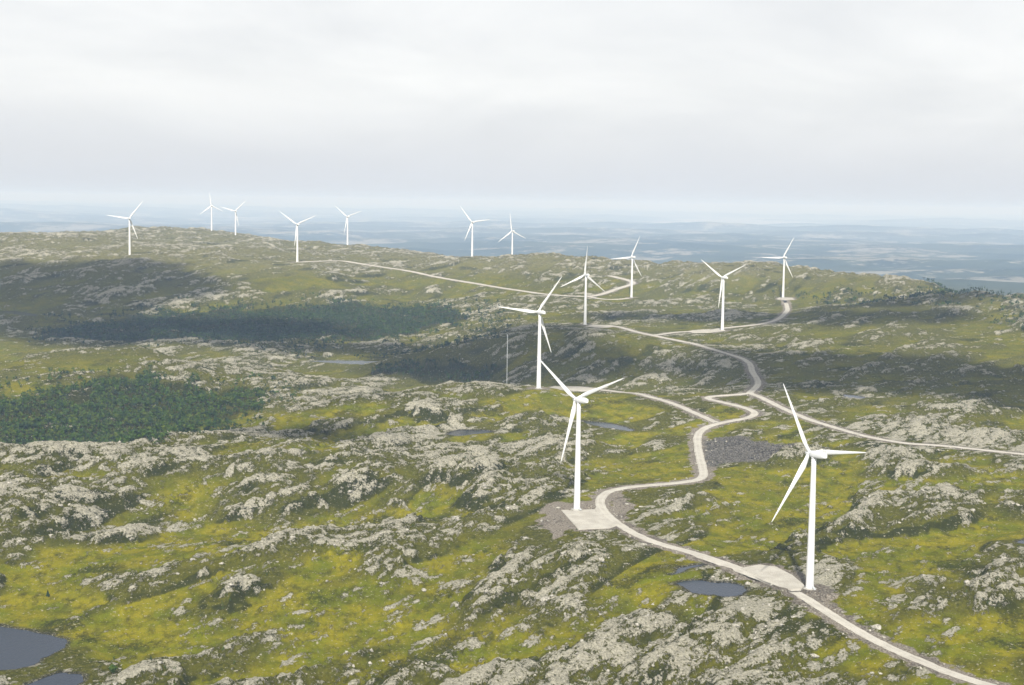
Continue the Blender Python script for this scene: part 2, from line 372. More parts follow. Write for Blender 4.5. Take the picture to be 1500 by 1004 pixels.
for P in dirt:
    w = window(P, 30); d = poly_dist(X[w], Y[w], P)
    gravel[w] = np.maximum(gravel[w], 0.9 * smooth(6, -3, d + 5 * gnoise(X[w] / 9, Y[w] / 9, 78)))

WOOD1 = [(-40, 655), (-40, 585), (60, 578), (150, 562), (230, 560), (300, 572), (360, 570), (395, 588), (330, 608), (260, 632), (200, 655)]
WOOD2 = [(60, 490), (110, 470), (220, 458), (400, 452), (520, 450), (660, 455), (690, 470), (600, 490), (470, 500), (300, 502), (150, 500)]
WOOD3 = [(540, 556), (590, 538), (640, 528), (720, 540), (740, 556), (650, 560)]
for poly in (WOOD1, WOOD2, WOOD3):
    P = np.array([hit(*q) for q in poly]); w = window(P, 40); d = poly_dist(X[w], Y[w], P) + 20 * gnoise(X[w] / 35, Y[w] / 35, 5)
    k = smooth(10, -15, d); rock[w] -= 0.6 * k; shrub[w] = np.maximum(shrub[w], k)
me = bpy.data.meshes.new('ground')
co = np.stack([X, Y, Z], -1).reshape(-1, 3).astype(np.float32)
idx = np.arange(NA * NR).reshape(NA, NR)
quads = np.stack([idx[:-1, :-1], idx[1:, :-1], idx[1:, 1:], idx[:-1, 1:]], -1).reshape(-1, 4).astype(np.int32)
def fill_mesh(me, co, quads):
    n = quads.shape[1]
    me.vertices.add(len(co)); me.vertices.foreach_set('co', np.ascontiguousarray(co, dtype=np.float32).ravel())
    me.loops.add(quads.size); me.loops.foreach_set('vertex_index', np.ascontiguousarray(quads, dtype=np.int32).ravel())
    me.polygons.add(len(quads)); me.polygons.foreach_set('loop_start', np.arange(0, quads.size, n, dtype=np.int32))
    me.update(calc_edges=True)
fill_mesh(me, co, quads)
me.polygons.foreach_set('use_smooth', np.ones(len(quads), bool))
high = (smooth(50, 88, B + 10 * patch) * 0.85 + 0.12 * smooth(1300, 1700, RR) * (1 - smooth(50, 88, B))) * near
bog = bog * (1 - 0.45 * smooth(1250, 1600, RR))
shore = smooth(3.2, 0.6, PD + 1.2 * gnoise(X / 4, Y / 4, 151)) * (RR < 1500)
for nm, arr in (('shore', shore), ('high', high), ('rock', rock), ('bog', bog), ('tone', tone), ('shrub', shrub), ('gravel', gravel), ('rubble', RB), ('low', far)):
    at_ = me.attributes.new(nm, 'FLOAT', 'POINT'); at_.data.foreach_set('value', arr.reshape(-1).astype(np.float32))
ground = bpy.data.objects.new('ground', me); col.objects.link(ground); ground['kind'] = 'structure'
_la, _lr = az, rr
def height(x, y):
    a = np.arctan2(x, y); r = np.hypot(x, y)
    i = np.clip(np.searchsorted(az, a) - 1, 0, NA - 2); j = np.clip(np.searchsorted(rr, r) - 1, 0, NR - 2)
    s = (a - az[i]) / (az[i + 1] - az[i]); t = (r - rr[j]) / (rr[j + 1] - rr[j])
    return (Z[i, j] * (1 - s) + Z[i + 1, j] * s) * (1 - t) + (Z[i, j + 1] * (1 - s) + Z[i + 1, j + 1] * s) * t
def sample(G, x, y):
    a = np.arctan2(x, y); r = np.hypot(x, y)
    i = np.clip(np.searchsorted(az, a) - 1, 0, NA - 2); j = np.clip(np.searchsorted(rr, r) - 1, 0, NR - 2)
    return G[i, j]

# ------------------------------------------------------------------ materials
def new_mat(name):
    m = bpy.data.materials.new(name); m.use_nodes = True
    nt = m.node_tree; b = nt.nodes['Principled BSDF']
    return m, nt, b
class NB:
    def __init__(s, nt): s.nt = nt
    def lk(s, v, sock):
        if isinstance(v, (int, float)): sock.default_value = v
        elif isinstance(v, tuple): sock.default_value = v if len(v) == 4 or sock.type == 'VECTOR' else (*v, 1)
        else: s.nt.links.new(v, sock)
    def math(s, op, a, b=0.0, clamp=False):
        n = s.nt.nodes.new('ShaderNodeMath'); n.operation = op; n.use_clamp = clamp
        s.lk(a, n.inputs[0]); s.lk(b, n.inputs[1]); return n.outputs[0]
    def attr(s, name):
        n = s.nt.nodes.new('ShaderNodeAttribute'); n.attribute_name = name; return n.outputs['Fac']
    def noise(s, scale, detail=4.0, rough=0.55, vec=None, dist=0.0):
        n = s.nt.nodes.new('ShaderNodeTexNoise'); n.inputs['Scale'].default_value = scale
        n.inputs['Detail'].default_value = detail; n.inputs['Roughness'].default_value = rough
        n.inputs['Distortion'].default_value = dist
        if vec is not None: s.nt.links.new(vec, n.inputs['Vector'])
        return n.outputs['Fac']
    def pos(s): return s.nt.nodes.new('ShaderNodeNewGeometry').outputs['Position']
    def mapping(s, vec, rot=(0, 0, 0), scale=(1, 1, 1)):
        n = s.nt.nodes.new('ShaderNodeMapping'); n.inputs['Rotation'].default_value = rot; n.inputs['Scale'].default_value = scale
        s.nt.links.new(vec, n.inputs['Vector']); return n.outputs[0]
    def step(s, v, a, b):
        n = s.nt.nodes.new('ShaderNodeMapRange'); n.interpolation_type = 'SMOOTHSTEP'
        s.lk(v, n.inputs[0]); n.inputs[1].default_value = a; n.inputs[2].default_value = b
        return n.outputs[0]
    def mix(s, f, a, b):
        n = s.nt.nodes.new('ShaderNodeMixRGB'); s.lk(f, n.inputs[0]); s.lk(a, n.inputs[1]); s.lk(b, n.inputs[2]); return n.outputs[0]
    def bump(s, h, strength, dist):
        n = s.nt.nodes.new('ShaderNodeBump'); n.inputs['Strength'].default_value = strength; n.inputs['Distance'].default_value = dist
        s.nt.links.new(h, n.inputs['Height']); return n.outputs[0]

def ground_material():
    m, nt, b = new_mat('heath_and_rock'); g = NB(nt)
    p = g.mapping(g.pos(), (0, 0, SA), (1.0, 0.62, 1.0))      # grain runs with the rock ribs
    P0 = g.pos()
    nf = g.noise(0.46, 7.0, 0.76, p); nc = g.noise(1.0, 5.0, 0.65, P0); nb = g.noise(0.05, 5.0, 0.62, P0)
    ns = g.noise(0.16, 6.0, 0.7, p); spots = g.noise(0.62, 4.0, 0.6, P0)
    rk = g.math('ADD', g.attr('rock'), g.math('MULTIPLY', g.math('SUBTRACT', nf, 0.5), 2.1))
    rk = g.math('SUBTRACT', rk, g.math('MULTIPLY', g.attr('bog'), 0.22))
    holes = g.step(g.noise(0.85, 4.0, 0.65, p), 0.50, 0.60)
    rk = g.math('SUBTRACT', rk, g.math('MULTIPLY', holes, 0.42))
    rk = g.math('ADD', rk, g.math('MULTIPLY', g.math('SUBTRACT', g.noise(0.13, 5.0, 0.7, P0), 0.5), 0.9))
    rockf = g.step(rk, -0.03, 0.18)
    # vegetation: brown heath, yellow-green grass in the hollows, dark crowberry and juniper, steep slopes darkened alike
    heath = g.mix(g.step(nf, 0.32, 0.68), (0.028, 0.031, 0.004), (0.100, 0.096, 0.011))
    grass = g.mix(g.step(nb, 0.36, 0.64), (0.108, 0.124, 0.003), (0.215, 0.188, 0.005))
    grass = g.mix(g.step(ns, 0.40, 0.72), grass, (0.050, 0.050, 0.005))
    gsel = g.step(g.math('ADD', g.math('MULTIPLY', g.attr('bog'), 0.42), g.math('ADD', g.math('MULTIPLY', g.attr('tone'), 0.35), g.math('MULTIPLY', ns, 0.75))), 0.48, 1.02)
    gsel = g.math('MULTIPLY', gsel, g.math('SUBTRACT', 1.0, g.math('MULTIPLY', g.attr('high'), 0.8)))
    heath = g.mix(g.attr('high'), heath, g.mix(g.step(ns, 0.35, 0.65), (0.078, 0.078, 0.030), (0.170, 0.156, 0.082)))
    veg = g.mix(gsel, heath, grass)
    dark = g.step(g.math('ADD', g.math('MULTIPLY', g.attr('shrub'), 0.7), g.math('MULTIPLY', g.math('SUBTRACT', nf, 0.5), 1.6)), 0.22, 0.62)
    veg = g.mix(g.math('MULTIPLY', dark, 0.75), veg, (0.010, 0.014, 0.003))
    nt_ = g.noise(1.5, 4.0, 0.7, p)
    veg = g.mix(g.math('MULTIPLY', g.step(nt_, 0.45, 0.72), 0.4), veg, (0.018, 0.019, 0.005))
    veg = g.mix(g.math('MULTIPLY', g.step(nc, 0.58, 0.72), 0.45), veg, (0.15, 0.135, 0.05))
    veg = g.mix(g.step(spots, 0.61, 0.68), veg, (0.27, 0.255, 0.20))
    # bare rock with lichen and cracks
    rc = g.mix(g.step(nc, 0.32, 0.68), (0.22, 0.208, 0.160), (0.43, 0.405, 0.315))
    rc = g.mix(g.step(spots, 0.56, 0.66), rc, (0.075, 0.072, 0.022))
    rc = g.mix(g.math('MULTIPLY', g.step(nt_, 0.54, 0.70), 0.55), rc, (0.055, 0.052, 0.036))
    colr = g.mix(rockf, veg, rc)
    # lowland: dark woods, pale heights
    lowc = g.mix(g.step(g.math('ADD', g.attr('rock'), g.math('MULTIPLY', g.math('SUBTRACT', g.noise(0.007, 8.0, 0.74, P0), 0.5), 2.2)), -0.1, 0.16), g.mix(g.step(g.noise(0.0011, 5.0, 0.6, P0), 0.4, 0.6), (0.012, 0.024, 0.014), (0.034, 0.046, 0.022)), (0.20, 0.195, 0.16))
    colr = g.mix(g.attr('low'), colr, lowc)
    # broken stone beside the roads, blasted rubble
    gv = g.step(g.math('ADD', g.attr('gravel'), g.math('MULTIPLY', g.math('SUBTRACT', nf, 0.5), 0.9)), 0.35, 0.62)
    grav = g.mix(g.step(nc, 0.35, 0.65), (0.085, 0.068, 0.050), (0.26, 0.235, 0.195))
    colr = g.mix(gv, colr, grav)
    colr = g.mix(g.math('MULTIPLY', g.attr('shore'), 0.85), colr, g.mix(g.step(nc, 0.5, 0.62), (0.014, 0.012, 0.006), (0.22, 0.21, 0.17)))
    rub = g.mix(g.step(g.noise(0.9, 3.0, 0.7, P0), 0.42, 0.62), (0.030, 0.027, 0.024), (0.17, 0.16, 0.14))
    colr = g.mix(g.attr('rubble'), colr, rub)
    nt.links.new(colr, b.inputs['Base Color'])
    b.inputs['Roughness'].default_value = 1.0; b.inputs['Specular IOR Level'].default_value = 0.0
    h = g.math('ADD', g.math('MULTIPLY', nf, g.math('ADD', g.math('MULTIPLY', rockf, 0.8), 0.5)), g.math('MULTIPLY', nc, 0.35))
    nt.links.new(g.bump(h, 1.0, 1.8), b.inputs['Normal'])
    return m
ground.data.materials.append(ground_material())

def simple(name, c, rough=0.6, spec=0.3, var=0.0, scale=1.0, bump=0.0):
    m, nt, b = new_mat(name); g = NB(nt)
    if var:
        n = g.noise(scale, 4.0, 0.6, g.pos())
        lo = tuple(v * (1 - var) for v in c); hi = tuple(min(v * (1 + var), 1) for v in c)
        nt.links.new(g.mix(g.step(n, 0.3, 0.7), lo, hi), b.inputs['Base Color'])
        if bump: nt.links.new(g.bump(n, bump, 0.3), b.inputs['Normal'])
    else: b.inputs['Base Color'].default_value = (*c, 1)
    b.inputs['Roughness'].default_value = rough; b.inputs['Specular IOR Level'].default_value = spec
    return m
M_ROAD = None
def road_material():
    m, nt, b = new_mat('road_gravel'); g = NB(nt); P0 = g.pos()
    n1 = g.noise(0.12, 4, 0.6, P0); n2 = g.noise(2.2, 3, 0.6, P0)
    c = g.mix(g.step(n1, 0.3, 0.7), (0.31, 0.292, 0.252), (0.41, 0.39, 0.34))
    c = g.mix(g.step(n2, 0.45, 0.75), c, (0.23, 0.21, 0.18))
    tr = g.step(g.attr('track'), 0.2, 0.8)
    c = g.mix(g.math('MULTIPLY', tr, 0.5), c, (0.40, 0.38, 0.335))
    nt.links.new(c, b.inputs['Base Color']); b.inputs['Roughness'].default_value = 1.0; b.inputs['Specular IOR Level'].default_value = 0.0
    nt.links.new(g.bump(n2, 0.5, 0.1), b.inputs['Normal'])
    return m
M_ROAD = road_material()
M_WHITE = simple('turbine_white', (0.62, 0.63, 0.63), 0.35, 0.45, 0.03, 0.2)
M_GREYW = simple('turbine_grey', (0.50, 0.51, 0.52), 0.45, 0.4)
M_CONC = simple('concrete', (0.32, 0.31, 0.28), 0.9, 0.1, 0.2, 0.8)
M_DARK = simple('dark_metal', (0.08, 0.085, 0.09), 0.5, 0.4)
M_STEEL = simple('galvanised_steel', (0.45, 0.47, 0.48), 0.4, 0.5)
M_ROCK = simple('lichen_rock', (0.29, 0.275, 0.232), 0.95, 0.0, 0.4, 1.1, 0.6)
def water_material():
    m, nt, b = new_mat('pond_water'); g = NB(nt)
    b.inputs['Base Color'].default_value = (0.008, 0.014, 0.026, 1); b.inputs['Roughness'].default_value = 0.12
    b.inputs['IOR'].default_value = 1.33; b.inputs['Specular IOR Level'].default_value = 0.16
    n = g.noise(0.9, 3, 0.6, g.mapping(g.pos(), (0, 0, 0.5), (1, 0.4, 1)))
    nt.links.new(g.bump(n, 0.8, 0.25), b.inputs['Normal'])
    return m
M_WATER = water_material()
def leaf_material(name, a, c):
    m, nt, b = new_mat(name); g = NB(nt)
    n = g.noise(0.13, 3, 0.6, g.pos()); n2 = g.noise(0.9, 2, 0.5, g.pos())
    nt.links.new(g.mix(g.step(g.math('ADD', g.math('MULTIPLY', n, 0.6), g.math('MULTIPLY', n2, 0.4)), 0.35, 0.65), a, c), b.inputs['Base Color'])
    b.inputs['Roughness'].default_value = 0.8; b.inputs['Specular IOR Level'].default_value = 0.05
    return m
M_LEAF = leaf_material('birch_leaf', (0.022, 0.048, 0.011), (0.054, 0.092, 0.016))
M_LEAF2 = leaf_material('young_birch_leaf', (0.042, 0.070, 0.012), (0.085, 0.105, 0.018))
M_NEEDLE = leaf_material('spruce_needle', (0.013, 0.027, 0.012), (0.030, 0.050, 0.018))
M_BARK = simple('bark', (0.16, 0.14, 0.12), 0.9, 0.1)

# ------------------------------------------------------------------ roads and pads
def mesh_obj(name, verts, faces, mat, parent=None, smooth_=False):
    me = bpy.data.meshes.new(name); me.from_pydata([tuple(v) for v in verts], [], [tuple(f) for f in faces]); me.update()
    if smooth_: me.polygons.foreach_set('use_smooth', np.ones(len(me.polygons), bool))
    if mat: me.materials.append(mat)
    o = bpy.data.objects.new(name, me); col.objects.link(o)
    if parent: o.parent = parent
    return o
LIFT = 0.28
def road_object(key):
    P = road_lines[key]; hw = HALF[key]; n = len(P)
    T = np.gradient(P[:, :2], axis=0); T /= np.linalg.norm(T, axis=1)[:, None]
    Nn = np.stack([T[:, 1], -T[:, 0]], 1)
    offs = [(-hw - 1.6, -0.9, 0), (-hw, 0.0, 0), (-hw * .55, .05, 1), (-hw * .2, .03, 0), (hw * .2, .03, 0), (hw * .55, .05, 1), (hw, 0.0, 0), (hw + 1.6, -0.9, 0)]
    V = []; tr = []
    for i in range(n):
        lift = LIFT + 0.00022 * max(math.hypot(P[i, 0], P[i, 1]) - 1000, 0)
        for k, (o, dz, t) in enumerate(offs):
            e = 0.35 * random.uniform(-1, 1) if k in (0, 1, 6, 7) else 0
            V.append((P[i, 0] + Nn[i, 0] * (o + e), P[i, 1] + Nn[i, 1] * (o + e), P[i, 2] + lift + dz)); tr.append(t)
    Fq = [(i * 8 + k, i * 8 + k + 1, i * 8 + 9 + k, i * 8 + 8 + k) for i in range(n - 1) for k in range(7)]
    o = mesh_obj('gravel_road', V, Fq, M_ROAD)
    a = o.data.attributes.new('track', 'FLOAT', 'POINT'); a.data.foreach_set('value', np.array(tr, np.float32))
    o['kind'] = 'structure'
    return o
for k in ROADS: road_object(k)
for P in pads:
    n = len(P); c = P.mean(0); top = P.copy(); top[:, 2] += LIFT + 0.09 + 0.00022 * max(np.hypot(c[0], c[1]) - 1000, 0)
    bot = P + (P - c) / np.linalg.norm((P - c)[:, :2], axis=1)[:, None] * 1.4; bot[:, 2] = P[:, 2] - 0.5
    V = list(top) + list(bot); Fs = [tuple(range(n))] + [(i, i + n, (i + 1) % n + n, (i + 1) % n) for i in range(n)]
    o = mesh_obj('crane_pad', V, Fs, M_ROAD); o['kind'] = 'structure'
    bm = bmesh.new(); bm.from_mesh(o.data); bmesh.ops.recalc_face_normals(bm, faces=bm.faces); bm.to_mesh(o.data); bm.free()

# ------------------------------------------------------------------ water
for P in ponds:
    c = P.mean(0); Q = P.copy(); v = (P - c)[:, :2]; L = np.linalg.norm(v, axis=1)[:, None]
    Q[:, :2] = c[:2] + v * (1 + 2.2 / L); Q[:, 2] = P[:, 2]
    o = mesh_obj('pond_water', Q, [tuple(range(len(Q)))], M_WATER); o['kind'] = 'structure'
S = 120000.0
sea = mesh_obj('fjord_water', [(-S, 4600, SEA), (S, 4600, SEA), (S, S, SEA), (-S, S, SEA)], [(0, 1, 2, 3)], M_WATER); sea['kind'] = 'structure'

# ------------------------------------------------------------------ wind turbines
def lathe(name, prof, seg, mat, parent, axis='Z'):
    V = []; Fc = []
    for r, z in prof:
        for k in range(seg):
            a = 2 * math.pi * k / seg; V.append((r * math.cos(a), r * math.sin(a), z))
    for i in range(len(prof) - 1):
        for k in range(seg):
            k2 = (k + 1) % seg; Fc.append((i * seg + k, i * seg + k2, (i + 1) * seg + k2, (i + 1) * seg + k))
    Fc.append(tuple(range(seg - 1, -1, -1))); Fc.append(tuple(range((len(prof) - 1) * seg, len(prof) * seg)))
    if axis == 'Y': V = [(x, z, -y) for x, y, z in V]
    o = mesh_obj(name, V, Fc, mat, parent)
    o.data.polygons.foreach_set('use_smooth', np.array([len(p.vertices) == 4 for p in o.data.polygons]))
    return o
HUBH, BL_ = 70.0, 41.0
def superellipse(w, h, n, e=3.2):
    out = []
    for k in range(n):
        a = 2 * math.pi * k / n; c, s = math.cos(a), math.sin(a)
        out.append((w * math.copysign(abs(c) ** (2 / e), c), h * math.copysign(abs(s) ** (2 / e), s)))
    return out
def loft(name, rings, mat, parent):
    n = len(rings[0]); V = [v for r in rings for v in r]
    Fc = [(i * n + k, i * n + (k + 1) % n, (i + 1) * n + (k + 1) % n, (i + 1) * n + k) for i in range(len(rings) - 1) for k in range(n)]
    Fc.append(tuple(range(n - 1, -1, -1))); Fc.append(tuple(range((len(rings) - 1) * n, len(rings) * n)))
    o = mesh_obj(name, V, Fc, mat, parent)
    bm = bmesh.new(); bm.from_mesh(o.data); bmesh.ops.recalc_face_normals(bm, faces=bm.faces); bm.to_mesh(o.data); bm.free()
    o.data.polygons.foreach_set('use_smooth', np.array([len(p.vertices) == 4 for p in o.data.polygons]))
    return o
def blade_rings():
    rings = []
    st = [(0.9, 1.0, 1.0, 0), (2.2, 1.0, 1.0, 0), (4.5, 1.45, .62, 16), (7.5, 1.85, .40, 13), (10, 1.78, .32, 10), (15, 1.48, .25, 6.5), (22, 1.12, .20, 3.5),
          (30, .78, .16, 1.5), (36, .54, .14, .5), (39.5, .36, .12, 0), (40.7, .2, .11, 0), (41.0, .05, .1, 0)]
    for z, c, th, tw in st:
        t = math.radians(tw + 4); ring = []; c *= .86 if z > 3 else 1
        for k in range(14):
            a = 2 * math.pi * k / 14
            x = c * math.cos(a); y = c * th * math.sin(a) * (1 if th > .9 else (0.72 + 0.28 * math.cos(a)) )
            if th < .9: x -= c * 0.28
            xr = x * math.cos(t) - y * math.sin(t); yr = x * math.sin(t) + y * math.cos(t)
            ring.append((xr, yr + 0.0006 * z * z, z))                      # slight bend of the blade away from the tower
        rings.append(ring)
    return rings
def make_turbine():
    """upwind turbine, rotor axis along +Y, origin at the tower's foot"""
    root = bpy.data.objects.new('wind_turbine', None); col.objects.link(root)
    prof = [(2.12, 0.3)] + [(2.12 - (2.12 - 1.25) * (z / 68.0) ** 1.05, z) for z in np.linspace(0.35, 68.0, 18)]
    tower = lathe('tower', prof, 40, M_WHITE, root)
    for zf in (23.0, 46.0):
        r = 2.12 - .87 * (zf / 68) ** 1.05
        lathe('flange', [(r + .015, zf - .12), (r + .05, zf - .1), (r + .05, zf + .1), (r + .015, zf + .12)], 40, M_WHITE, tower)
    lathe('foundation', [(3.6, -1.2), (3.6, 0.12), (2.5, 0.18), (2.45, 0.38), (2.2, 0.4)], 40, M_CONC, root)
    a0 = math.radians(-90)
    dv = []
    for a in np.linspace(-.22, .22, 5):
        for z in (1.9, 4.1): dv.append(((2.12) * math.cos(a0 + a) * 1.012, 2.12 * math.sin(a0 + a) * 1.012, z))
    door = mesh_obj('door', dv, [(2 * i, 2 * i + 2, 2 * i + 3, 2 * i + 1) for i in range(4)], M_GREYW, tower)
    sv = []; sf = []
    for i in range(6):
        y0, z0 = -2.2 - 0.32 * (6 - i), 0.3 + i * 0.28; b = len(sv)
        for x in (-.55, .55):
            for y in (y0, y0 + .4):
                for z in (z0 - .28, z0): sv.append((x, y, z))
        sf += [(b, b + 1, b + 3, b + 2), (b + 4, b + 6, b + 7, b + 5), (b + 1, b + 5, b + 7, b + 3), (b, b + 2, b + 6, b + 4), (b, b + 4, b + 5, b + 1), (b + 2, b + 3, b + 7, b + 6)]
    mesh_obj('entrance_stairs', sv, sf, M_STEEL, root)
    # nacelle
    rings = []
    for y, w, h, zc in ((2.3, 1.25, 1.3, 0.0), (2.0, 1.5, 1.55, 0.0), (0.5, 1.62, 1.72, 0.05), (-3, 1.65, 1.8, 0.1), (-6.5, 1.55, 1.7, 0.14), (-8.2, 1.35, 1.4, 0.2), (-8.7, 1.05, 1.1, 0.22)):
        rings.append([(x, y, HUBH + zc + z) for x, z in superellipse(w, h, 24)])
    nac = loft('nacelle', rings, M_WHITE, root)
    lathe('yaw_bearing', [(1.28, 67.9), (1.42, 68.0), (1.42, 68.5), (1.3, 68.6)], 32, M_GREYW, root)
    rings = [[(x, y, HUBH + 1.75 + z) for x, z in superellipse(w, h, 16)] for y, w, h in ((-4.2, .5, .1), (-4.3, .75, .38), (-6.6, .75, .42), (-7.0, .55, .2))]
    loft('roof_hatch', rings, M_WHITE, nac)
    for sx in (-.5, .5):
        lathe('wind_sensor', [(.05, HUBH + 1.7), (.05, HUBH + 3.2), (.14, HUBH + 3.25), (.14, HUBH + 3.5), (.03, HUBH + 3.55)], 8, M_DARK, nac).location = (sx, -7.6, 0)
    # rotor
    hub = lathe('hub', [(1.28, 2.35), (1.5, 2.6), (1.55, 3.6), (1.5, 4.6), (1.25, 5.35), (.8, 5.95), (.35, 6.2), (.05, 6.27)], 28, M_WHITE, root, 'Y')
    hub.location.z = HUBH
    R = blade_rings()
    for k in range(3):
        b = loft('blade', R, M_WHITE, root)
        b.location = (0, 3.7, HUBH)
        b['k'] = k
    return root
def spin(root, phi):
    for c in root.children:
        if 'k' in c:
            # blade runs along local +Z; angle phi is measured from the rotor's right-hand side upward
            c.rotation_euler = (0, math.radians(90 - (phi + 120 * c['k'])), 0)
def copy_tree(o, parent=None):
    c = o.copy(); col.objects.link(c); c.parent = parent
    for ch in o.children: copy_tree(ch, c)
    return c
T_LABEL = ['nearest white wind turbine beside the small dark pond and grey crane pad',
 'white wind turbine standing at the square pale gravel pad by the road bend',
 'white wind turbine on the rocky crest just behind the square-pad turbine',
 'white turbine on the dark craggy hill with one blade pointing straight up',
 'white turbine behind the craggy hill, near the far road junction',
 'white turbine with Y-shaped rotor left of the hooked gravel road',
 'rightmost distant turbine at the top end of the hooked gravel road',
 'left one of the two distant turbines on the central skyline ridge',
 'right one of the two distant turbines on the central ridge, foot hidden',
 'leftmost white turbine on the far plateau',
 'faintest farthest turbine on the hazy skyline, one blade upright',
 'distant turbine on the rocky knoll just right of the faintest one',
 'far turbine with Y-shaped rotor at the pale gravel end of the plateau road',
 'small distant turbine right of the plateau road turbine, in haze']
proto = make_turbine()
for i, (b, d, yaw, phi) in enumerate(TURB):
    t = proto if i == 0 else copy_tree(proto)
    P = at(b[0], b[1], d)
    t.location = P
    t.rotation_euler = (0, 0, math.radians(-yaw))
    spin(t, phi)
    t['label'] = T_LABEL[i]; t['category'] = 'wind turbine'; t['group'] = 'wind turbines of the wind farm'

# ------------------------------------------------------------------ measuring mast
def mast():
    P = at(742.5, 556, 1520); z0 = float(height(np.array([P[0]]), np.array([P[1]]))[0]); top = at(743.5, 490, 1520)[2]
    root = bpy.data.objects.new('measuring_mast', None); col.objects.link(root); root.location = (P[0], P[1], z0)
    Hm = top - z0; s = .32
    def bars(name, segs, r, mat, parent):
        V = []; Fc = []
        for a, b in segs:
            a = Vector(a); b = Vector(b); q = (b - a).to_track_quat('Z', 'Y'); n0 = len(V)
            for e in (a, b):
                for k in range(4): V.append(e + q @ Vector((r * math.cos(k * math.pi / 2), r * math.sin(k * math.pi / 2), 0)))
            Fc += [(n0 + k, n0 + (k + 1) % 4, n0 + 4 + (k + 1) % 4, n0 + 4 + k) for k in range(4)]
        return mesh_obj(name, V, Fc, mat, parent)
    c3 = [(s * math.cos(a), s * math.sin(a)) for a in (0.3, 2.39, 4.49)]
    segs = [((x, y, 0), (x, y, Hm)) for x, y in c3]
    n = int(Hm / 1.4)
    for i in range(n):
        for k in range(3):
            segs.append(((*c3[k], i * 1.4), (*c3[(k + 1) % 3], (i + 1) * 1.4)))
    tower = bars('lattice', segs, .05, M_STEEL, root)
    bars('boom', [((-1.8, 0, Hm * .64), (3.2, 0.6, Hm * .66))], .07, M_STEEL, root)
    bars('boom', [((-1.4, 0, Hm - .5), (1.4, 0, Hm - .5))], .05, M_STEEL, root)
    for a in (0.3, 2.39, 4.49):
        gx, gy = 26 * math.cos(a), 26 * math.sin(a); gz = float(height(np.array([P[0] + gx]), np.array([P[1] + gy]))[0]) - z0
        bars('guy_wire', [((gx, gy, gz), (0, 0, Hm * .95)), ((gx, gy, gz), (0, 0, Hm * .55))], .012, M_DARK, root)
    root['label'] = 'thin steel lattice measuring mast behind the rocky crest'; root['category'] = 'mast'
mast()

# ------------------------------------------------------------------ woods
def unit_tree(kind, seed, nq):
    """one tree, 1 m tall: vertices, triangles, and whether the face is bark"""
    r = np.random.default_rng(seed); V = []; Fc = []; bark = []
    def tri(a, b, c, bk): n = len(V); V.extend([a, b, c]); Fc.append((n, n + 1, n + 2)); bark.append(bk)
    hb = 0.5 if kind == 'birch' else 0.85
    ring = [np.array([.022 * math.cos(k * 2.094), .022 * math.sin(k * 2.094), -.05]) for k in range(3)]
    for k in range(3): tri(ring[k], ring[(k + 1) % 3], np.array([0, 0, hb]), 1)
    for q in range(nq):
        if kind == 'birch':
            d = r.normal(size=3); d /= np.linalg.norm(d); rad = .30 * r.uniform(.45, 1) ** .6
            c = np.array([d[0] * rad, d[1] * rad, .60 + d[2] * rad * 1.15]); s = r.uniform(.10, .19)
            n1 = r.normal(size=3) * .7 + d
        else:
            t = r.uniform(0, 1) ** .8; z = .12 + .86 * t; rad = .24 * (1 - t) + .02; a = r.uniform(0, 6.283)
            c = np.array([rad * .7 * math.cos(a), rad * .7 * math.sin(a), z]); s = .06 + .10 * (1 - t)
            n1 = np.array([math.cos(a), math.sin(a), .8]) + r.normal(size=3) * .3
        n1 /= np.linalg.norm(n1); t1 = np.cross(n1, [.3, .2, 1]); t1 /= np.linalg.norm(t1); t2 = np.cross(n1, t1)
        p = [c + s * (t1 * math.cos(a + .4 * q) * r.uniform(.7, 1.2) + t2 * math.sin(a + .4 * q) * r.uniform(.7, 1.2)) + n1 * s * .25 * r.normal() for a in (0, 1.57, 3.14, 4.71)]
        tri(p[0], p[1], p[2], 0); tri(p[0], p[2], p[3], 0)
    return np.array(V), np.array(Fc), np.array(bark)
def scatter(name, pts, hts, kinds, nq, label, cat, mat_leaf):
    """one wood as one object: every tree is real geometry"""
    protos = [unit_tree(k, 5 + i, nq) for i, k in enumerate(kinds)]
    Vs = []; Fs = []; Ms = []; n0 = 0
    for (x, y, z), h in zip(pts, hts):
        V, Fc, bk = protos[rng.integers(len(protos))]
        a = rng.uniform(0, 6.283); w = h * rng.uniform(.85, 1.35); c, s = math.cos(a) * w, math.sin(a) * w
        Q = np.stack([V[:, 0] * c - V[:, 1] * s + x, V[:, 0] * s + V[:, 1] * c + y, V[:, 2] * h + z], 1)
        Vs.append(Q); Fs.append(Fc + n0); Ms.append(np.where(bk == 1, 1, rng.choice([0, 0, 2, 3]))); n0 += len(V)
    me = bpy.data.meshes.new(name); fill_mesh(me, np.concatenate(Vs), np.concatenate(Fs))
    for q in (mat_leaf, M_BARK, M_NEEDLE, M_LEAF2 if mat_leaf is M_LEAF else M_LEAF): me.materials.append(q)
    me.polygons.foreach_set('material_index', np.concatenate(Ms).astype(np.int32))
    o = bpy.data.objects.new(name, me); col.objects.link(o); o['kind'] = 'stuff'; o['label'] = label; o['category'] = cat
    return o
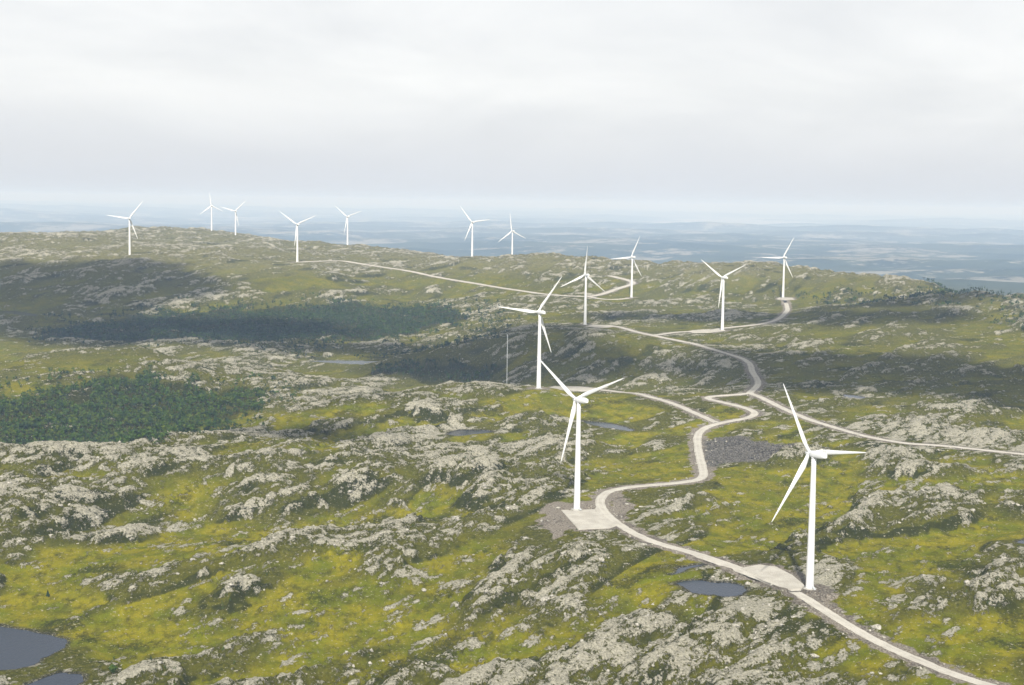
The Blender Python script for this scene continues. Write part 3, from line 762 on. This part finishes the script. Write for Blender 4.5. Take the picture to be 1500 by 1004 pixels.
def fill_poly(poly_px, spacing, seed, thin=0.0, lam=60.0, edge=14.0):
    P = np.array([hit(*q) for q in poly_px]); lo = P.min(0); hi = P.max(0); r = np.random.default_rng(seed)
    n = int((hi[0] - lo[0]) * (hi[1] - lo[1]) / spacing ** 2)
    x = r.uniform(lo[0], hi[0], n); y = r.uniform(lo[1], hi[1], n)
    d = poly_dist(x, y, P) + edge * gnoise(x / 35, y / 35, seed)
    keep = (d < 0) & (gnoise(x / lam, y / lam, seed + 5) + .35 * r.normal(size=n) > thin) & (sample(D, x, y) > 4) & (sample(PD, x, y) > 2)
    x, y = x[keep], y[keep]
    return np.stack([x, y, height(x, y)], 1)
F1 = np.concatenate([fill_poly(WOOD1, 2.8, 201, -0.6, 45, 60), fill_poly([(-40, 658), (-40, 560), (120, 540), (260, 548), (400, 560), (440, 585), (400, 612), (250, 645)], 6.5, 203, 0.12, 40, 30)])
scatter('wood', F1, 2.8 + 4.4 * rng.random(len(F1)) ** 1.4, ['birch'] * 5 + ['spruce'] * 2, 14, 'dense dark green birch wood on the left valley slope', 'wood', M_LEAF)
F2 = np.concatenate([fill_poly(WOOD2, 4.6, 211, -0.42, 90, 60), fill_poly([(20, 500), (60, 465), (250, 440), (480, 440), (700, 440), (760, 465), (700, 500), (300, 512)], 10, 213, 0.15, 60, 30)])
scatter('wood', F2, rng.uniform(4.5, 9.5, len(F2)), ['birch'] * 3 + ['spruce'] * 2, 7, 'long dark belt of woodland below the far plateau', 'wood', M_NEEDLE)
F3 = fill_poly(WOOD3, 4.0, 221, -0.5)
scatter('wood', F3, rng.uniform(4, 8, len(F3)), ['birch', 'spruce', 'spruce'], 12, 'dark wood at the foot of the craggy hill by the valley lake', 'wood', M_NEEDLE)
F4 = fill_poly([(1130, 425), (1250, 425), (1340, 430), (1350, 420), (1420, 425), (1560, 450), (1560, 495), (1480, 478), (1400, 455), (1300, 447), (1180, 440)], 8.0, 231, -0.1, 120)
scatter('wood', F4, rng.uniform(5, 10, len(F4)), ['birch', 'spruce'], 8, 'scattered woodland on the right edge of the far plateau', 'wood', M_NEEDLE)
# low scrub in the hollows
F5 = np.concatenate([fill_poly([(0, 830), (300, 820), (700, 700), (1000, 690), (1500, 740), (1500, 990), (0, 1000)], 9, 241, .28, 28),
                     fill_poly([(-20, 760), (-20, 690), (400, 650), (850, 590), (1500, 600), (1500, 720), (900, 700), (500, 740)], 9, 251, .22, 35),
                     fill_poly([(400, 590), (800, 510), (1500, 480), (1500, 600), (900, 560)], 9, 261, .2, 40),
                     fill_poly([(0, 430), (500, 400), (1000, 400), (1300, 410), (1450, 480), (800, 480), (0, 500)], 16, 271, .1, 80)])
F5 = F5[sample(bog, F5[:, 0], F5[:, 1]) < .6]
scatter('scrub', F5, rng.uniform(0.7, 2.2, len(F5)), ['birch'] * 4, 7, 'low dark scrub scattered in the hollows between rocks', 'scrub', M_LEAF)
print('trees', len(F1), len(F2), len(F3), len(F4), len(F5), 'ground quads', len(quads))
def shrub(px, py, h, label, kind='birch', mat=None):
    P = hit(px, py); z = float(height(np.array([P[0]]), np.array([P[1]]))[0])
    V, Fc, bk = unit_tree(kind, int(px), 90)
    V = V * np.array([h * 1.1, h * 1.1, h]); leaf = Fc[bk == 0]; trunk = Fc[bk == 1]
    root = bpy.data.objects.new('shrub', None); col.objects.link(root); root.location = (P[0], P[1], z)
    for nm, f, m in (('crown', leaf, mat or M_LEAF), ('trunk', trunk, M_BARK)):
        u, inv = np.unique(f, return_inverse=True); mesh_obj(nm, V[u], inv.reshape(-1, 3), m, root)
    root['label'] = label; root['category'] = 'shrub'; root['group'] = 'lone shrubs of the foreground'
shrub(70, 866, 4.0, 'lone dark shrub on the slope above the large pond at lower left', 'spruce', M_NEEDLE)
shrub(165, 990, 4.6, 'bushy green shrub beside the lower small pond', 'birch')
shrub(221, 981, 3.2, 'small dark conical shrub right of the pondside bush', 'spruce', M_NEEDLE)

# ------------------------------------------------------------------ boulders
def boulder_mesh(seed):
    bm = bmesh.new(); bmesh.ops.create_icosphere(bm, subdivisions=2, radius=1.0); r = random.Random(seed)
    cuts = [(Vector((r.gauss(0, 1), r.gauss(0, 1), r.gauss(0, 1))).normalized(), r.uniform(.45, .8)) for _ in range(9)]
    for v in bm.verts:
        for n, d in cuts:
            t = v.co.dot(n)
            if t > d: v.co -= n * (t - d)
        v.co.z = v.co.z * .72 + .2
    me = bpy.data.meshes.new('boulder'); bm.to_mesh(me); bm.free(); me.materials.append(M_ROCK); return me
BM = [boulder_mesh(i) for i in range(6)]
def rock_spots(n, r0, r1, seed):
    r = np.random.default_rng(seed); out = []
    a = np.radians(r.uniform(-19, 19, n)); d = np.sqrt(r.uniform(r0 ** 2, r1 ** 2, n)); x = d * np.sin(a); y = d * np.cos(a)
    k = (sample(rock, x, y) > -.12) & (sample(PD, x, y) > 1.5) & (sample(D, x, y) > 2.0) & (sample(bog, x, y) < .85)
    return np.stack([x[k], y[k], height(x[k], y[k])], 1)
big = rock_spots(560, 690, 1020, 301)[:240]
for i, P in enumerate(big):
    o = bpy.data.objects.new('boulder', BM[i % 6]); col.objects.link(o); s = random.uniform(.7, 1.7) * (1.5 if random.random() < .12 else 1)
    o.location = (P[0], P[1], P[2] - .1 * s); o.rotation_euler = (random.uniform(-.2, .2), random.uniform(-.2, .2), random.uniform(0, 6.28))
    o.scale = (s * random.uniform(.8, 1.5), s, s * random.uniform(.6, 1))
    o['label'] = 'pale grey lichen covered boulder lying on the near heath'; o['category'] = 'boulder'; o['group'] = 'boulders on the near heath'
for (px, py, s, lab) in ((818, 744, 1.5, 'pale rounded boulder beside the square gravel pad'), (1146, 648.5, 1.8, 'whitish boulder at the far edge of the dark rubble patch')):
    P = hit(px, py); o = bpy.data.objects.new('boulder', BM[2]); col.objects.link(o)
    o.location = (P[0], P[1], float(height(np.array([P[0]]), np.array([P[1]]))[0])); o.scale = (s * 1.3, s, s * .8)
    o['label'] = lab; o['category'] = 'boulder'
r_ = np.random.default_rng(311)
small = rock_spots(7000, 690, 1700, 312)
verge = []
for k in ('main', 't3', 'east', 'ridge'):
    P = road_lines[k]; 
    for p in P[::1]:
        for _ in range(2):
            q = p[:2] + r_.normal(size=2) * 6; verge.append((q[0], q[1]))
verge = np.array(verge); kk = (sample(D, verge[:, 0], verge[:, 1]) > 1.2); verge = verge[kk]
rub_pts = []
for P in rubble:
    lo, hi = P.min(0), P.max(0); n = int((hi[0] - lo[0]) * (hi[1] - lo[1]) / 6)
    x = r_.uniform(lo[0], hi[0], n); y = r_.uniform(lo[1], hi[1], n); k = (sample(RB, x, y) > .5) & (sample(D, x, y) > 1.5); rub_pts += list(zip(x[k], y[k]))
bm = bmesh.new(); bmesh.ops.create_icosphere(bm, subdivisions=1, radius=1.0); IV = np.array([v.co[:] for v in bm.verts]); IF = np.array([[v.index for v in f.verts] for f in bm.faces]); bm.free()
M_BLAST = simple('blasted_rock', (0.105, 0.098, 0.088), 0.95, 0.0, 0.55, 0.5, 0.5)
def strew(name, pts, lo, hi, mat, label):
    lz = height(pts[:, 0], pts[:, 1]); Vs = []; Fs = []; n0 = 0
    for i in range(len(pts)):
        s = r_.uniform(lo, hi) * (1.0 if r_.random() < .85 else 1.5)
        V = IV * s * r_.uniform(.6, 1.3, 3) * (1 + .22 * r_.normal(size=(len(IV), 1))); V[:, 2] *= .75
        Vs.append(V + np.array([pts[i, 0], pts[i, 1], lz[i] + .1 * s])); Fs.append(IF + n0); n0 += len(IV)
    me = bpy.data.meshes.new(name); fill_mesh(me, np.concatenate(Vs), np.concatenate(Fs)); me.materials.append(mat)
    o = bpy.data.objects.new(name, me); col.objects.link(o); o['kind'] = 'stuff'; o['label'] = label; o['category'] = 'stones'
strew('loose_stones', small[:, :2], .3, 1.0, M_ROCK, 'loose pale stones strewn over the heath')
strew('verge_stones', verge, .25, .7, M_ROCK, 'broken stones along the road verges')
strew('rubble_stones', np.array(rub_pts), .3, .8, M_BLAST, 'dark blasted rubble in the patch right of the road bend')

# ------------------------------------------------------------------ clouds overhead (their shade falls on the middle distance)
def cloud(cx, cy, cz, rx, ry, seed, label):
    bm = bmesh.new(); bmesh.ops.create_icosphere(bm, subdivisions=4, radius=1.0)
    V = np.array([v.co[:] for v in bm.verts])
    n = fbm(V[:, 0] * 2 + seed * 7, V[:, 1] * 2 + V[:, 2], 1.0, 4, seed)
    n2 = fbm(V[:, 0] * 2 - V[:, 2], V[:, 1] * 2 + seed * 3, 0.5, 3, seed + 9)
    V = V * (1 + .8 * n + .45 * n2)[:, None]
    V[:, 2] = np.where(V[:, 2] < 0, V[:, 2] * .25, V[:, 2])
    for v, c in zip(bm.verts, V): v.co = (cx + c[0] * rx, cy + c[1] * ry, cz + c[2] * min(rx, ry) * .45)
    for f in bm.faces: f.smooth = True
    me = bpy.data.meshes.new('cloud'); bm.to_mesh(me); bm.free(); me.materials.append(M_CLOUD)
    o = bpy.data.objects.new('cloud', me); col.objects.link(o); o['label'] = label; o['category'] = 'cloud'; o['kind'] = 'structure'
M_CLOUD, _nt, _b = new_mat('cloud_vapour')
_nt.nodes.remove(_b); _d = _nt.nodes.new('ShaderNodeBsdfDiffuse'); _t = _nt.nodes.new('ShaderNodeBsdfTranslucent'); _m = _nt.nodes.new('ShaderNodeMixShader'); _m.inputs[0].default_value = 0.5
for q in (_d, _t): q.inputs['Color'].default_value = (.9, .9, .9, 1)
_nt.links.new(_d.outputs[0], _m.inputs[1]); _nt.links.new(_t.outputs[0], _m.inputs[2]); _nt.links.new(_m.outputs[0], _nt.nodes['Material Output'].inputs['Surface'])
def shade(px, py, d, rx, ry, seed, h=1000.0):
    P = at(px, py, d); k = h - P[2]
    q = random.Random(seed)
    for i in range(5):                                            # a broken bank of puffs
        a = i * 1.2566 + q.uniform(-.4, .4); e = 0.0 if i == 0 else q.uniform(.45, .8)
        cloud(P[0] - 0.02 * k + rx * e * math.cos(a), P[1] - k / math.tan(SUN_EL) + ry * e * math.sin(a), h + q.uniform(-60, 60), rx * q.uniform(.34, .52), ry * q.uniform(.34, .52), seed * 10 + i, 'grey cloud drifting overhead')
shade(60, 440, 2500, 330, 360, 1)
shade(330, 485, 2230, 330, 170, 5)
shade(780, 505, 1880, 210, 230, 2)
shade(1420, 560, 1660, 300, 190, 3)
shade(1230, 462, 2300, 300, 150, 4)
shade(390, 605, 1300, 130, 70, 8)

# ------------------------------------------------------------------ haze
hz = 118000.0
bm = bmesh.new(); bmesh.ops.create_cube(bm, size=1.0)
for v in bm.verts:
    v.co = (v.co.x * 2 * hz, v.co.y * 2 * hz, 275.0 if v.co.z > 0 else -420.0)
me = bpy.data.meshes.new('haze'); bm.to_mesh(me); bm.free()
M_HAZE, nt, b = new_mat('haze_air'); nt.nodes.remove(b)
pv = nt.nodes.new('ShaderNodeVolumePrincipled'); pv.inputs['Color'].default_value = (0.44, 0.60, 0.87, 1); pv.inputs['Absorption Color'].default_value = (0.5, 0.36, 0.0, 1)
pv.inputs['Density'].default_value = 0.000074; pv.inputs['Anisotropy'].default_value = 0.0
nt.links.new(pv.outputs[0], nt.nodes['Material Output'].inputs['Volume'])
me.materials.append(M_HAZE)
haze = bpy.data.objects.new('haze', me); col.objects.link(haze); haze['kind'] = 'stuff'; haze['label'] = 'pale blue haze over the whole landscape'; haze['category'] = 'haze'
